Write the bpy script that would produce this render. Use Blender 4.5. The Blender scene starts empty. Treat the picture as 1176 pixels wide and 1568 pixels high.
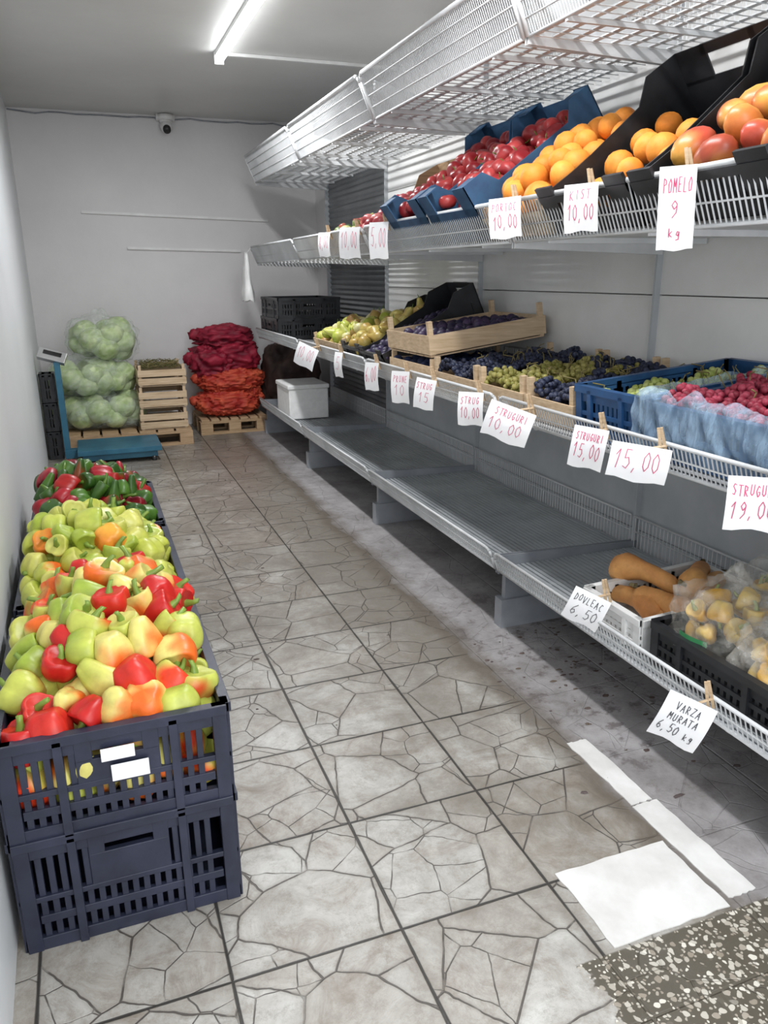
import bpy, math, random
import numpy as np
from mathutils import Matrix, Vector, noise
R = random.Random(7)
S = bpy.context.scene

# ------------------------------------------------------------------ materials
def newmat(name):
    m = bpy.data.materials.new(name); m.use_nodes = True
    nt = m.node_tree
    b = nt.nodes['Principled BSDF']
    return m, nt, b
def setp(b, **k):
    for kk, v in k.items():
        kk = kk.replace('_', ' ')
        if kk in b.inputs: b.inputs[kk].default_value = v
def c4(c): return (c[0], c[1], c[2], 1.0)
def noise_n(nt, scale, detail=4, rough=.6, vec=None):
    n = nt.nodes.new('ShaderNodeTexNoise'); n.inputs['Scale'].default_value = scale
    n.inputs['Detail'].default_value = detail; n.inputs['Roughness'].default_value = rough
    if vec is not None: nt.links.new(vec, n.inputs['Vector'])
    return n
def ramp(nt, fac, stops):
    r = nt.nodes.new('ShaderNodeValToRGB')
    els = r.color_ramp.elements
    while len(els) < len(stops): els.new(0.5)
    for e, (p, c) in zip(els, stops):
        e.position = p; e.color = c4(c)
    nt.links.new(fac, r.inputs[0]); return r
def objco(nt):
    return nt.nodes.new('ShaderNodeTexCoord').outputs['Object']
def bump(nt, b, h, strength=.3, dist=.01):
    n = nt.nodes.new('ShaderNodeBump'); n.inputs['Strength'].default_value = strength
    n.inputs['Distance'].default_value = dist
    nt.links.new(h, n.inputs['Height']); nt.links.new(n.outputs[0], b.inputs['Normal'])
def noisy(name, c1, c2, scale=6, rough=.5, metal=0, bs=0, bscale=40, lo=.35, hi=.65, spec=.5):
    m, nt, b = newmat(name)
    co = objco(nt)
    n = noise_n(nt, scale, 5, .6, co)
    r = ramp(nt, n.outputs[0], [(lo, c1), (hi, c2)])
    nt.links.new(r.outputs[0], b.inputs['Base Color'])
    setp(b, Roughness=rough, Metallic=metal)
    b.inputs['Specular IOR Level'].default_value = spec
    if bs:
        n2 = noise_n(nt, bscale, 3, .6, co); bump(nt, b, n2.outputs[0], bs, .004)
    return m
def vcol(name, rough=.3, bs=0, bscale=60, spec=.5):
    m, nt, b = newmat(name)
    a = nt.nodes.new('ShaderNodeAttribute'); a.attribute_name = 'Col'
    n = noise_n(nt, 30, 3, .6, objco(nt))
    mx = nt.nodes.new('ShaderNodeMix'); mx.data_type = 'RGBA'; mx.blend_type = 'MULTIPLY'
    mx.inputs[0].default_value = .5
    r = ramp(nt, n.outputs[0], [(.3, (.60, .60, .55)), (.65, (1.1, 1.1, 1.1))])
    nt.links.new(a.outputs['Color'], mx.inputs[6]); nt.links.new(r.outputs[0], mx.inputs[7])
    nt.links.new(mx.outputs[2], b.inputs['Base Color'])
    setp(b, Roughness=rough); b.inputs['Specular IOR Level'].default_value = spec
    if bs:
        n2 = noise_n(nt, bscale, 3, .6, objco(nt)); bump(nt, b, n2.outputs[0], bs, .003)
    return m
def film(name, col=(.9, .93, .95), alpha=.3, rough=.18, scale=14, bs=1.0, hi=2.0, stretch=None):
    m, nt, b = newmat(name)
    setp(b, Base_Color=c4(col), Roughness=rough)
    co = objco(nt)
    if stretch:
        mp = nt.nodes.new('ShaderNodeMapping'); mp.inputs['Scale'].default_value = stretch
        nt.links.new(co, mp.inputs[0]); co = mp.outputs[0]
    n = noise_n(nt, scale, 6, .7, co)
    r = ramp(nt, n.outputs[0], [(.42, (alpha * .5,) * 3), (.66, (min(1, alpha * hi),) * 3)])
    nt.links.new(r.outputs[0], b.inputs['Alpha'])
    bump(nt, b, n.outputs[0], bs, .03)
    return m
def wood(name, c1, c2):
    m, nt, b = newmat(name)
    mp = nt.nodes.new('ShaderNodeMapping'); mp.inputs['Scale'].default_value = (3, 10, 40)
    nt.links.new(objco(nt), mp.inputs[0])
    n = noise_n(nt, 2.5, 5, .6, mp.outputs[0])
    r = ramp(nt, n.outputs[0], [(.3, c1), (.7, c2)])
    nt.links.new(r.outputs[0], b.inputs['Base Color']); setp(b, Roughness=.7)
    return m

M_skin = vcol('produce_skin', .36, 0, 60, .42)
M_matte = vcol('produce_matte', .6, .4, 60, .35)
M_grape = vcol('grape_skin', .5, 0, 60, .35)
M_navy = noisy('navy_plastic', (.016, .019, .036), (.032, .037, .066), 9, .38, 0, .15)
M_black = noisy('black_plastic', (.010, .011, .013), (.025, .026, .03), 9, .4)
M_blue = noisy('blue_plastic', (.01, .045, .13), (.018, .08, .21), 9, .4)
M_card = noisy('blue_cardboard', (.02, .06, .14), (.03, .10, .20), 14, .65)
M_whitepl = noisy('white_plastic', (.70, .70, .69), (.80, .80, .79), 9, .4)
M_tile = noisy('white_glazed_tile', (.60, .59, .57), (.74, .735, .72), 7, .22)
M_wire = noisy('white_wire', (.52, .53, .54), (.66, .67, .68), 5, .4, 0)
M_slat = noisy('grey_shelf_steel', (.36, .38, .40), (.50, .52, .54), 4, .30, .25)
M_grey = noisy('grey_metal', (.28, .30, .33), (.38, .40, .43), 5, .4, .3)
M_panel = noisy('panel_white', (.66, .66, .65), (.74, .74, .73), 3, .45)
M_panel2 = noisy('panel_lower_grey', (.38, .40, .42), (.48, .50, .52), 3, .45)
M_corr = noisy('dark_corrugated', (.14, .15, .16), (.22, .23, .24), 3, .28, .5)
M_wood = wood('pale_wood', (.46, .32, .19), (.68, .52, .35))
M_wood2 = wood('pallet_wood', (.33, .21, .11), (.55, .38, .23))
M_paper = noisy('paper', (.80, .80, .82), (.88, .88, .88), 5, .8)
M_pink = noisy('pink_ink', (.50, .03, .12), (.65, .05, .18), 20, .7)
M_blackink = noisy('black_ink', (.02, .02, .03), (.05, .05, .06), 20, .7)
M_film = film('clear_film', (.78, .86, .78), .17, .15)
M_film2 = film('golden_bag_film', (.88, .86, .80), .18, .12, 9)
M_filmb = film('blue_film', (.40, .56, .72), .48, .2, 7, .6, 1.3, (1, 2.2, .6))
M_steel = noisy('steel', (.5, .5, .5), (.65, .65, .65), 5, .3, .8)
M_teal = noisy('teal_paint', (.012, .09, .15), (.025, .14, .22), 6, .45)
M_foam = noisy('polystyrene', (.80, .80, .79), (.88, .88, .87), 30, .7)
M_dark = noisy('dark_plastic', (.01, .01, .01), (.03, .03, .03), 5, .2)

def plaster(name, c1, c2, rough=.6):
    m, nt, b = newmat(name); co = objco(nt)
    n = noise_n(nt, 1.3, 6, .6, co)
    r = ramp(nt, n.outputs[0], [(.3, c1), (.7, c2)])
    nt.links.new(r.outputs[0], b.inputs['Base Color']); setp(b, Roughness=rough)
    n2 = noise_n(nt, 12, 5, .6, co); bump(nt, b, n2.outputs[0], .18, .01)
    return m
M_wall = plaster('wall_paint', (.64, .625, .63), (.72, .705, .705), .45)
M_wallL = plaster('wall_paint_left', (.70, .72, .74), (.77, .79, .81), .4)
M_ceil = plaster('ceiling_paint', (.56, .56, .54), (.64, .64, .62), .30)

# ------------------------------------------------------------------ floor shader
def floor_mat():
    m, nt, b = newmat('floor_broken_slate_tile')
    L = nt.links
    def mth(op, a, bb=None, c=None):
        n = nt.nodes.new('ShaderNodeMath'); n.operation = op
        for i, x in enumerate((a, bb, c)):
            if x is None: continue
            if isinstance(x, (int, float)): n.inputs[i].default_value = x
            else: L.new(x, n.inputs[i])
        return n.outputs[0]
    def mix(f, a, bb, mode='MIX'):
        n = nt.nodes.new('ShaderNodeMix'); n.data_type = 'RGBA'; n.blend_type = mode
        if isinstance(f, (int, float)): n.inputs[0].default_value = f
        else: L.new(f, n.inputs[0])
        for i, x in ((6, a), (7, bb)):
            if isinstance(x, tuple): n.inputs[i].default_value = c4(x)
            else: L.new(x, n.inputs[i])
        return n.outputs[2]
    def step(x, lo, hi):
        n = nt.nodes.new('ShaderNodeMapRange'); n.interpolation_type = 'SMOOTHSTEP'
        L.new(x, n.inputs[0]); n.inputs[1].default_value = lo; n.inputs[2].default_value = hi
        return n.outputs[0]
    co = objco(nt)
    sep = nt.nodes.new('ShaderNodeSeparateXYZ'); L.new(co, sep.inputs[0])
    X, Y = sep.outputs[0], sep.outputs[1]
    P = .337
    tx = mth('DIVIDE', mth('SUBTRACT', X, .122), P); ty = mth('DIVIDE', mth('SUBTRACT', Y, 1.158), P)
    ix = mth('FLOOR', tx); iy = mth('FLOOR', ty)
    fx = mth('FRACT', tx); fy = mth('FRACT', ty)
    ex = mth('MINIMUM', fx, mth('SUBTRACT', 1.0, fx)); ey = mth('MINIMUM', fy, mth('SUBTRACT', 1.0, fy))
    e = mth('MINIMUM', ex, ey)
    nz = noise_n(nt, 9, 3, .5, co)
    wob = mth('MULTIPLY', mth('SUBTRACT', nz.outputs[0], .5), .014)
    grout = mth('SUBTRACT', 1.0, step(mth('ADD', e, wob), .004, .013))
    cmb = nt.nodes.new('ShaderNodeCombineXYZ')
    wx = mth('MULTIPLY', mth('SUBTRACT', nz.outputs[0], .5), .03)
    L.new(mth('ADD', mth('ADD', X, mth('MULTIPLY', ix, 3.37)), wx), cmb.inputs[0])
    L.new(mth('ADD', mth('ADD', Y, mth('MULTIPLY', iy, 5.71)), wx), cmb.inputs[1])
    vo = nt.nodes.new('ShaderNodeTexVoronoi'); vo.voronoi_dimensions = '2D'; vo.feature = 'DISTANCE_TO_EDGE'
    vo.inputs['Scale'].default_value = 5.2; L.new(cmb.outputs[0], vo.inputs['Vector'])
    vc = nt.nodes.new('ShaderNodeTexVoronoi'); vc.voronoi_dimensions = '2D'
    vc.inputs['Scale'].default_value = 5.2; L.new(cmb.outputs[0], vc.inputs['Vector'])
    scc = nt.nodes.new('ShaderNodeSeparateColor'); L.new(vc.outputs['Color'], scc.inputs[0])
    vo2 = nt.nodes.new('ShaderNodeTexVoronoi'); vo2.voronoi_dimensions = '2D'; vo2.feature = 'DISTANCE_TO_EDGE'
    vo2.inputs['Scale'].default_value = 9.5; L.new(cmb.outputs[0], vo2.inputs['Vector'])
    crack1 = mth('SUBTRACT', 1.0, step(vo.outputs['Distance'], .003, .013))
    crack2 = mth('MULTIPLY', mth('SUBTRACT', 1.0, step(vo2.outputs['Distance'], .003, .017)), step(scc.outputs[1], .5, .55))
    nb = noise_n(nt, 14, 3, .5, co)
    crack = mth('MULTIPLY', mth('MAXIMUM', crack1, mth('MULTIPLY', crack2, .8)), mth('ADD', .40, step(nb.outputs[0], .35, .55)))
    crack = mth('MINIMUM', crack, 1.0)
    wn = nt.nodes.new('ShaderNodeTexWhiteNoise'); wn.noise_dimensions = '2D'
    cm2 = nt.nodes.new('ShaderNodeCombineXYZ'); L.new(ix, cm2.inputs[0]); L.new(iy, cm2.inputs[1]); L.new(cm2.outputs[0], wn.inputs['Vector'])
    n1 = noise_n(nt, 6.5, 10, .76, cmb.outputs[0]); n1.inputs['Distortion'].default_value = 1.1
    n1s = mth('ADD', n1.outputs[0], mth('MULTIPLY', mth('SUBTRACT', wn.outputs['Value'], .5), .12))
    base = ramp(nt, n1s, [(.30, (.22, .185, .15)), (.40, (.355, .325, .29)), (.50, (.465, .45, .42)), (.66, (.57, .565, .54))]).outputs[0]
    base = mix(mth('MULTIPLY', scc.outputs[0], .45), base, (.60, .54, .48), 'MULTIPLY')
    n2 = noise_n(nt, 2.1, 9, .74, co)
    far = step(Y, 1.1, 3.6)
    near = step(X, .45, 1.15)
    dirt = mth('MULTIPLY', step(mth('ADD', n2.outputs[0], mth('ADD', mth('MULTIPLY', far, .17), mth('MULTIPLY', near, .15))), .44, .78), .85)
    base = mix(dirt, base, (.155, .135, .11))
    n5 = noise_n(nt, 18, 9, .85, co)
    base = mix(mth('MULTIPLY', step(n5.outputs[0], .47, .64), .55), base, (.22, .195, .16))
    halo = mth('MAXIMUM', mth('SUBTRACT', 1.0, step(e, .0, .08)), mth('SUBTRACT', 1.0, step(vo.outputs['Distance'], 0.0, .06)))
    base = mix(mth('MULTIPLY', mth('MULTIPLY', halo, n2.outputs[0]), .75), base, (.20, .175, .145))
    base = mix(mth('MULTIPLY', crack, .86), base, (.06, .05, .045))
    base = mix(mth('MULTIPLY', grout, .94), base, (.022, .02, .018))
    n3 = noise_n(nt, 3.6, 9, .76, co)
    conc = ramp(nt, n3.outputs[0], [(.30, (.12, .105, .10)), (.45, (.25, .235, .235)), (.62, (.36, .345, .35))]).outputs[0]
    n6 = noise_n(nt, 15, 6, .7, co); blot = step(n6.outputs[0], .52, .64)
    inb = mth('MULTIPLY', mth('SUBTRACT', 1.0, step(Y, 2.1, 3.2)), step(Y, 1.2, 1.6))
    conc = mix(mth('MULTIPLY', mth('MULTIPLY', blot, mth('ADD', .25, mth('MULTIPLY', inb, .75))), .7), conc, (.075, .055, .055))
    nj = noise_n(nt, 5, 5, .75, co)
    xe = mth('ADD', X, mth('MULTIPLY', mth('SUBTRACT', nj.outputs[0], .5), .18))
    cm = step(xe, 1.112, 1.128)
    col = mix(cm, base, conc)
    edge = mth('MULTIPLY', mth('SUBTRACT', 1.0, step(mth('ABSOLUTE', mth('SUBTRACT', xe, 1.112)), .0, .09)), .8)
    col = mix(edge, col, (.115, .095, .075))
    nw = noise_n(nt, 40, 2, .5, co)
    va = nt.nodes.new('ShaderNodeVectorMath'); va.operation = 'MULTIPLY_ADD'
    L.new(nw.outputs['Color'], va.inputs[0]); va.inputs[1].default_value = (.018, .018, 0); L.new(co, va.inputs[2])
    def chips(scale, lo, hi, thr):
        v3 = nt.nodes.new('ShaderNodeTexVoronoi'); v3.voronoi_dimensions = '2D'; v3.inputs['Scale'].default_value = scale
        L.new(va.outputs[0], v3.inputs['Vector'])
        s3 = nt.nodes.new('ShaderNodeSeparateColor'); L.new(v3.outputs['Color'], s3.inputs[0])
        mk = mth('MULTIPLY', mth('SUBTRACT', 1.0, step(v3.outputs['Distance'], lo, hi)), step(s3.outputs[0], thr, thr + .03))
        return mk, s3.outputs[1]
    mk1, q1 = chips(60, .32, .40, .55); mk2, q2 = chips(130, .28, .40, .62)
    cc = [(.15, (.50, .47, .41)), (.5, (.26, .22, .17)), (.9, (.66, .63, .56))]
    ter = mix(mk2, (.095, .082, .062), ramp(nt, q2, cc).outputs[0])
    ter = mix(mk1, ter, ramp(nt, q1, cc).outputs[0])
    tm = mth('MULTIPLY', mth('SUBTRACT', 1.0, step(Y, .957, .962)), step(mth('ADD', X, mth('MULTIPLY', mth('SUBTRACT', nj.outputs[0], .5), .14)), .745, .75))
    col = mix(tm, col, ter)
    L.new(col, b.inputs['Base Color'])
    rg = mth('ADD', .16, mth('MULTIPLY', n2.outputs[0], .38)); L.new(mth('ADD', rg, mth('MULTIPLY', cm, .15)), b.inputs['Roughness'])
    h = mth('SUBTRACT', mth('MULTIPLY', n1.outputs[0], 1.0), mth('MAXIMUM', grout, crack))
    bump(nt, b, h, .7, .004)
    return m
M_floor = floor_mat()

# ------------------------------------------------------------------ mesh builder
class MB:
    def __init__(s): s.v = []; s.f = []; s.m = []; s.c = []; s.s = []; s.n = 0; s.M = Matrix.Identity(4)
    def add(s, V, F, mat=0, col=(1, 1, 1), smooth=False, M=None):
        V = np.asarray(V, dtype=float)
        T = np.array(s.M @ M if M is not None else s.M)
        V = V @ T[:3, :3].T + T[:3, 3]
        s.v.append(V)
        col = np.asarray(col, dtype=float)
        if col.ndim == 1: col = np.tile(col, (len(V), 1))
        s.c.append(col)
        n = s.n
        s.f.extend([tuple(i + n for i in f) for f in F])
        s.m.extend([mat] * len(F)); s.s.extend([smooth] * len(F)); s.n += len(V)
    def box(s, x0, x1, y0, y1, z0, z1, mat=0, col=(1, 1, 1), M=None):
        V = [(x0, y0, z0), (x1, y0, z0), (x1, y1, z0), (x0, y1, z0), (x0, y0, z1), (x1, y0, z1), (x1, y1, z1), (x0, y1, z1)]
        F = [(0, 3, 2, 1), (4, 5, 6, 7), (0, 1, 5, 4), (1, 2, 6, 5), (2, 3, 7, 6), (3, 0, 4, 7)]
        s.add(V, F, mat, col, False, M)
    def rod(s, p, q, r, n=6, mat=0, col=(1, 1, 1), r2=None, smooth=True):
        p = Vector(p); q = Vector(q); d = (q - p)
        if d.length < 1e-7: return
        d.normalize(); a = d.orthogonal().normalized(); bb = d.cross(a); r2 = r if r2 is None else r2
        V = []
        for P, rr in ((p, r), (q, r2)):
            for i in range(n):
                t = 2 * math.pi * (i + .5) / n
                V.append(P + a * (rr * math.cos(t)) + bb * (rr * math.sin(t)))
        F = [(i, (i + 1) % n, n + (i + 1) % n, n + i) for i in range(n)]
        F += [tuple(range(n - 1, -1, -1)), tuple(range(n, 2 * n))]
        s.add([tuple(v) for v in V], F, mat, col, smooth)
    def path(s, pts, r, n=6, mat=0):
        for a, b in zip(pts[:-1], pts[1:]): s.rod(a, b, r, n, mat)
    def build(s, name, mats, bevel=0, zero=False):
        V = np.concatenate(s.v); C = np.concatenate(s.c)
        if zero: o = np.zeros(3)
        else:
            lo, hi = V.min(0), V.max(0); o = (lo + hi) / 2; o[2] = lo[2]
        me = bpy.data.meshes.new(name)
        me.from_pydata((V - o).tolist(), [], s.f)
        for m in mats: me.materials.append(m)
        me.polygons.foreach_set('material_index', s.m)
        me.polygons.foreach_set('use_smooth', s.s)
        a = me.color_attributes.new('Col', 'FLOAT_COLOR', 'POINT')
        a.data.foreach_set('color', np.hstack([C, np.ones((len(C), 1))]).ravel().tolist())
        me.update()
        ob = bpy.data.objects.new(name, me); ob.location = o
        S.collection.objects.link(ob)
        if bevel:
            md = ob.modifiers.new('bevel', 'BEVEL'); md.width = bevel; md.segments = 2; md.limit_method = 'ANGLE'
        return ob

def lathe(prof, n):
    V = []; rows = []
    for r, z in prof:
        if r <= 1e-6: rows.append([len(V)]); V.append((0, 0, z))
        else:
            rows.append(list(range(len(V), len(V) + n)))
            for i in range(n):
                t = 2 * math.pi * i / n; V.append((r * math.cos(t), r * math.sin(t), z))
    F = []
    for a, b in zip(rows[:-1], rows[1:]):
        for i in range(n):
            j = (i + 1) % n
            if len(a) == 1: F.append((a[0], b[j], b[i]))
            elif len(b) == 1: F.append((a[i], a[j], b[0]))
            else: F.append((a[i], a[j], b[j], b[i]))
    return np.array(V), [tuple(reversed(f)) for f in F]
def sphere(nu, nv, r=1):
    return lathe([(r * math.sin(math.pi * k / nv) if 0 < k < nv else 0, r * math.cos(math.pi * k / nv)) for k in range(nv + 1)], nu)
def stem(z0, h, r, bend=.3):
    V = []; n = 5
    for k in range(3):
        for i in range(n):
            t = 2 * math.pi * i / n; rr = r * (1.6 if k == 0 else 1)
            V.append((rr * math.cos(t) + bend * h * (k / 2) ** 2, rr * math.sin(t), z0 + h * k / 2))
    F = [(k * n + i, k * n + (i + 1) % n, (k + 1) * n + (i + 1) % n, (k + 1) * n + i) for k in range(2) for i in range(n)]
    F.append(tuple(range(2 * n, 3 * n)))
    return np.array(V), F
def pepper(L, Rr, lobes, taper, amp, n=26, bendx=0):
    prof = []; nr = 14
    for k in range(nr + 1):
        t = k / nr
        r = 0 if k in (0, nr) else Rr * (math.sin(math.pi * t)) ** .38 * (1.1 - taper * t)
        z = L * (.5 - t) - (.24 * L * math.exp(-(t / .12) ** 2)) + (.12 * L * math.exp(-((1 - t) / .09) ** 2))
        prof.append((r, z))
    V, F = lathe(prof, n)
    th = np.arctan2(V[:, 1], V[:, 0]); f = 1 + amp * np.abs(np.cos(lobes * th / 2)) ** .75 - amp * .6
    V[:, 0] *= f; V[:, 1] *= f * (1 + .07 * np.sin(th * 2 + 1))
    V[:, 0] += bendx * (V[:, 2] / L) ** 2
    return [(V, F, 0), (*stem(.5 * L - .24 * L, .28 * L, .006, .4), 1), ]
PEPPERS = [pepper(.092, .042, 4, .30, .30), pepper(.10, .042, 3, .45, .32), pepper(.115, .040, 3, .66, .26, bendx=.02), pepper(.084, .043, 4, .2, .28), pepper(.11, .039, 3, .72, .24, bendx=-.02)]
LONGP = [pepper(.15, .027, 3, .75, .12)]
def fruit(r, sx=1, sz=1, dim=.0, n=14, st=0):
    V, F = sphere(n, 9, r)
    z = V[:, 2] / r; V[:, 2] = V[:, 2] * sz - dim * r * (np.exp(-((1 - z) / .12)) - .6 * np.exp(-((1 + z) / .12)))
    V[:, 0] *= sx
    p = [(V, F, 0)]
    if st: p.append((*stem(r * sz - dim * r, st, .0018), 1))
    return p
APPLE = [fruit(.037, 1, .88, .35, 14, .018)]
ORANGE = [fruit(.042, 1, .95, .06)]
MANGO = [fruit(.042, 1.3, .9, 0)]
PLUM = [fruit(.024, 1, 1.15, .05, 10)]
def pearp():
    return [(*lathe([(0, .062), (.010, .058), (.016, .04), (.022, .02), (.034, -.005), (.037, -.025), (.026, -.045), (0, -.05)], 14), 0), (*stem(.06, .018, .0018), 1)]
PEAR = [pearp(), fruit(.036, 1, .95, .25, 14, .012)]
GRAPE = [[(*sphere(7, 5, .0105), 0)]]
def squash():
    V, F = lathe([(0, .15), (.022, .145), (.034, .12), (.034, .05), (.036, -.0), (.050, -.05), (.058, -.085), (.048, -.12), (.02, -.137), (0, -.137)], 18)
    V[:, 0] += .03 * (V[:, 2] / .15) ** 2
    return [(V, F, 0), (*stem(.15, .025, .008, .2), 1)]
SQUASH = [squash()]
LEAFC = (.10, .19, .025); PSTEM = (.20, .30, .05)
def rrot(tilt=math.pi):
    return Matrix.Rotation(R.uniform(0, 6.283), 4, 'Z') @ Matrix.Rotation(R.uniform(-tilt, tilt), 4, 'X') @ Matrix.Rotation(R.uniform(0, 6.283), 4, 'Z')
def inst(mb, tpl, loc, rot, sc, c1, c2, off=0., k=1.5, stemc=LEAFC):
    M = Matrix.Translation(loc) @ rot @ Matrix.Scale(sc, 4)
    d = np.array([R.gauss(0, 1) for _ in range(3)]); d /= np.linalg.norm(d) + 1e-6
    for V, F, sl in tpl:
        if sl == 0:
            s = np.abs(V).max(); w = (V @ d) / s
            w = w + .25 * np.sin(V[:, 2] / s * 5 + 3 * d[0]) * np.cos(np.arctan2(V[:, 1], V[:, 0]) * 3)
            bl = np.clip((w + off) * k + .5, 0, 1)[:, None]
            col = np.array(c1) * (1 - bl) + np.array(c2) * bl
        else: col = stemc
        mb.add(V, F, 0, col, True, M)
def pile(mb, tpls, L, W, z0, heap, sp, layers, colf, M=None, tilt=math.pi, scv=.12, jit=.3, stemc=LEAFC, margin=.5, x0=0, y0=0, skip=0):
    old = mb.M
    if M is not None: mb.M = M
    for k in range(layers):
        ny = max(1, int((W - 2 * margin * sp) / (sp * .88)) + 1); nx = max(1, int((L - 2 * margin * sp) / sp) + 1)
        for j in range(ny):
            for i in range(nx):
                if skip and R.random() < skip: continue
                x = margin * sp + (L - 2 * margin * sp) * ((i + (.5 if (j + k) % 2 else 0)) / max(1, nx - .5)) + R.uniform(-jit, jit) * sp
                y = margin * sp + (W - 2 * margin * sp) * (j + .25 * (k % 2)) / max(1, ny - .75) + R.uniform(-jit, jit) * sp
                x = min(max(x, margin * sp), L - margin * sp); y = min(max(y, margin * sp), W - margin * sp)
                z = z0 + heap(x / L, y / W) - k * sp * .75 + R.uniform(-.15, .15) * sp
                if z < sp * .45 + .012 and M is not None and k > 0: continue
                c1, c2, off, kk = colf(x / L, y / W)
                inst(mb, R.choice(tpls), (x0 + x, y0 + y, z), rrot(tilt), 1 + R.uniform(-scv, scv), c1, c2, off, kk, stemc)
    mb.M = old
def dome(h, px=.5, py=.5, p=1.0):
    def f(u, v): return h * max(0, 1 - ((u - px) / max(px, 1 - px)) ** 2) * max(0, 1 - ((v - py) / max(py, 1 - py)) ** 2)
    return f

# ------------------------------------------------------------------ containers (local: x 0..L, y 0..W, z 0..H)
def crate_wall(mb, p0, p1, H, out, mat=0, pitch=.021, handle=True, z0=0):
    p0 = Vector(p0); p1 = Vector(p1); d = p1 - p0; Lw = d.length; d.normalize(); o = Vector(out)
    B = Matrix(((d.x, o.x, 0, p0.x), (d.y, o.y, 0, p0.y), (0, 0, 1, z0), (0, 0, 0, 1)))
    t = .010
    def bx(u0, u1, a, b, za, zb): mb.box(u0, u1, a, b, za, zb, mat, (1, 1, 1), B)
    bx(0, Lw, -t, .004, 0, .028); bx(0, Lw, -t, .010, H - .020, H); bx(0, Lw, -t, .002, H - .045, H - .018)
    mid = H * .46; bx(0, Lw, -t, .004, mid - .006, mid + .006)
    if H > .2: bx(.03, Lw - .03, -t, .002, H * .27 - .009, H * .27 + .009)
    bx(0, .028, -t, .006, 0, H); bx(Lw - .028, Lw, -t, .006, 0, H)
    hw = .075 if handle else 0
    u = .04
    while u < Lw - .035:
        if handle and abs(u - Lw / 2) < hw:
            bx(u - .006, u + .006, -t, 0, .02, mid)
        else: bx(u - .006, u + .006, -t, 0, .02, H - .03)
        u += pitch
    if handle:
        c = Lw / 2
        bx(c - hw, c + hw, -t, .003, mid, H - .062)
        bx(c - hw, c - .045, -t, .003, H - .064, H - .02); bx(c + .045, c + hw, -t, .003, H - .064, H - .02)
    for q in (.25, .75): bx(Lw * q - .008, Lw * q + .008, -t, .010, .0, H - .01)
def plastic_crate(mb, L, W, H, z0=0, mat=0, handle=True):
    crate_wall(mb, (0, 0, 0), (L, 0, 0), H, (0, -1, 0), mat, handle=handle, z0=z0)
    crate_wall(mb, (0, W, 0), (L, W, 0), H, (0, 1, 0), mat, handle=handle, z0=z0)
    crate_wall(mb, (0, 0, 0), (0, W, 0), H, (-1, 0, 0), mat, handle=handle, z0=z0)
    crate_wall(mb, (L, 0, 0), (L, W, 0), H, (1, 0, 0), mat, handle=handle, z0=z0)
    mb.box(.005, L - .005, .005, W - .005, z0 + .004, z0 + .012, mat)
def fruit_tray(mb, L, W, H, front, mat=0):
    t = .005
    mb.box(0, L, 0, W, 0, t, mat)
    def side(y):
        pts = [(0, 0), (L, 0), (L, H), (L * .80, H), (L * .70, H * .72), (L * .35, H * .62), (L * .22, front), (0, front)]
        V = [(x, y, z) for x, z in pts] + [(x, y + t, z) for x, z in pts]; n = 8
        F = [(i, (i + 1) % n, n + (i + 1) % n, n + i) for i in range(n)]
        tri = [(0, 6, 7), (0, 5, 6), (0, 1, 5), (1, 4, 5), (1, 3, 4), (1, 2, 3)]
        F += [tuple(reversed(q)) for q in tri] + [tuple(i + n for i in q) for q in tri]
        mb.add(V, F, mat)
        for q in range(5):
            x = L * (.08 + .21 * q); zt = front * .9 if q == 0 else H * .6
            mb.box(x - .004, x + .004, y - .006 if y < W / 2 else y + t, y if y < W / 2 else y + t + .006, 0, zt, mat)
    side(0); side(W - t)
    mb.box(0, t, 0, W, 0, front * .35, mat); mb.box(-.006, t, 0, W, front * .82, front, mat)
    for ya, yb in ((0, W * .2), (W * .8, W)): mb.box(-.004, t, ya, yb, front * .5, front * 1.22, mat)
    u = .01
    while u < W - .01: mb.box(0, t, u, u + .016, front * .3, front * .85, mat); u += .028
    mb.box(L - t, L, 0, W, 0, H * .55, mat); mb.box(L - t, L, 0, W * .3, H * .5, H, mat); mb.box(L - t, L, W * .7, W, H * .5, H, mat); mb.box(L - t, L + .004, W * .25, W * .75, H * .86, H, mat)
def wood_crate(mb, L, W, H, z0=0, mat=0, post=.03):
    t = .006
    for x in (0, L - .022):
        for y in (0, W - .022): mb.box(x + .001, x + .021, y + .001, y + .021, z0, z0 + H + post, mat)
    ns = max(1, int(H / .06)); sh = (H - .01) / ns
    for k in range(ns):
        a = z0 + .012 + k * sh; b = a + sh - .012
        mb.box(0, L, -t, 0, a, b, mat); mb.box(0, L, W, W + t, a, b, mat)
        mb.box(-t, 0, -t, W + t, a, b, mat); mb.box(L, L + t, -t, W + t, a, b, mat)
    n = 6
    for k in range(n): mb.box(0, L, W * k / n + .004, W * (k + 1) / n - .004, z0, z0 + .006, mat)
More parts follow.
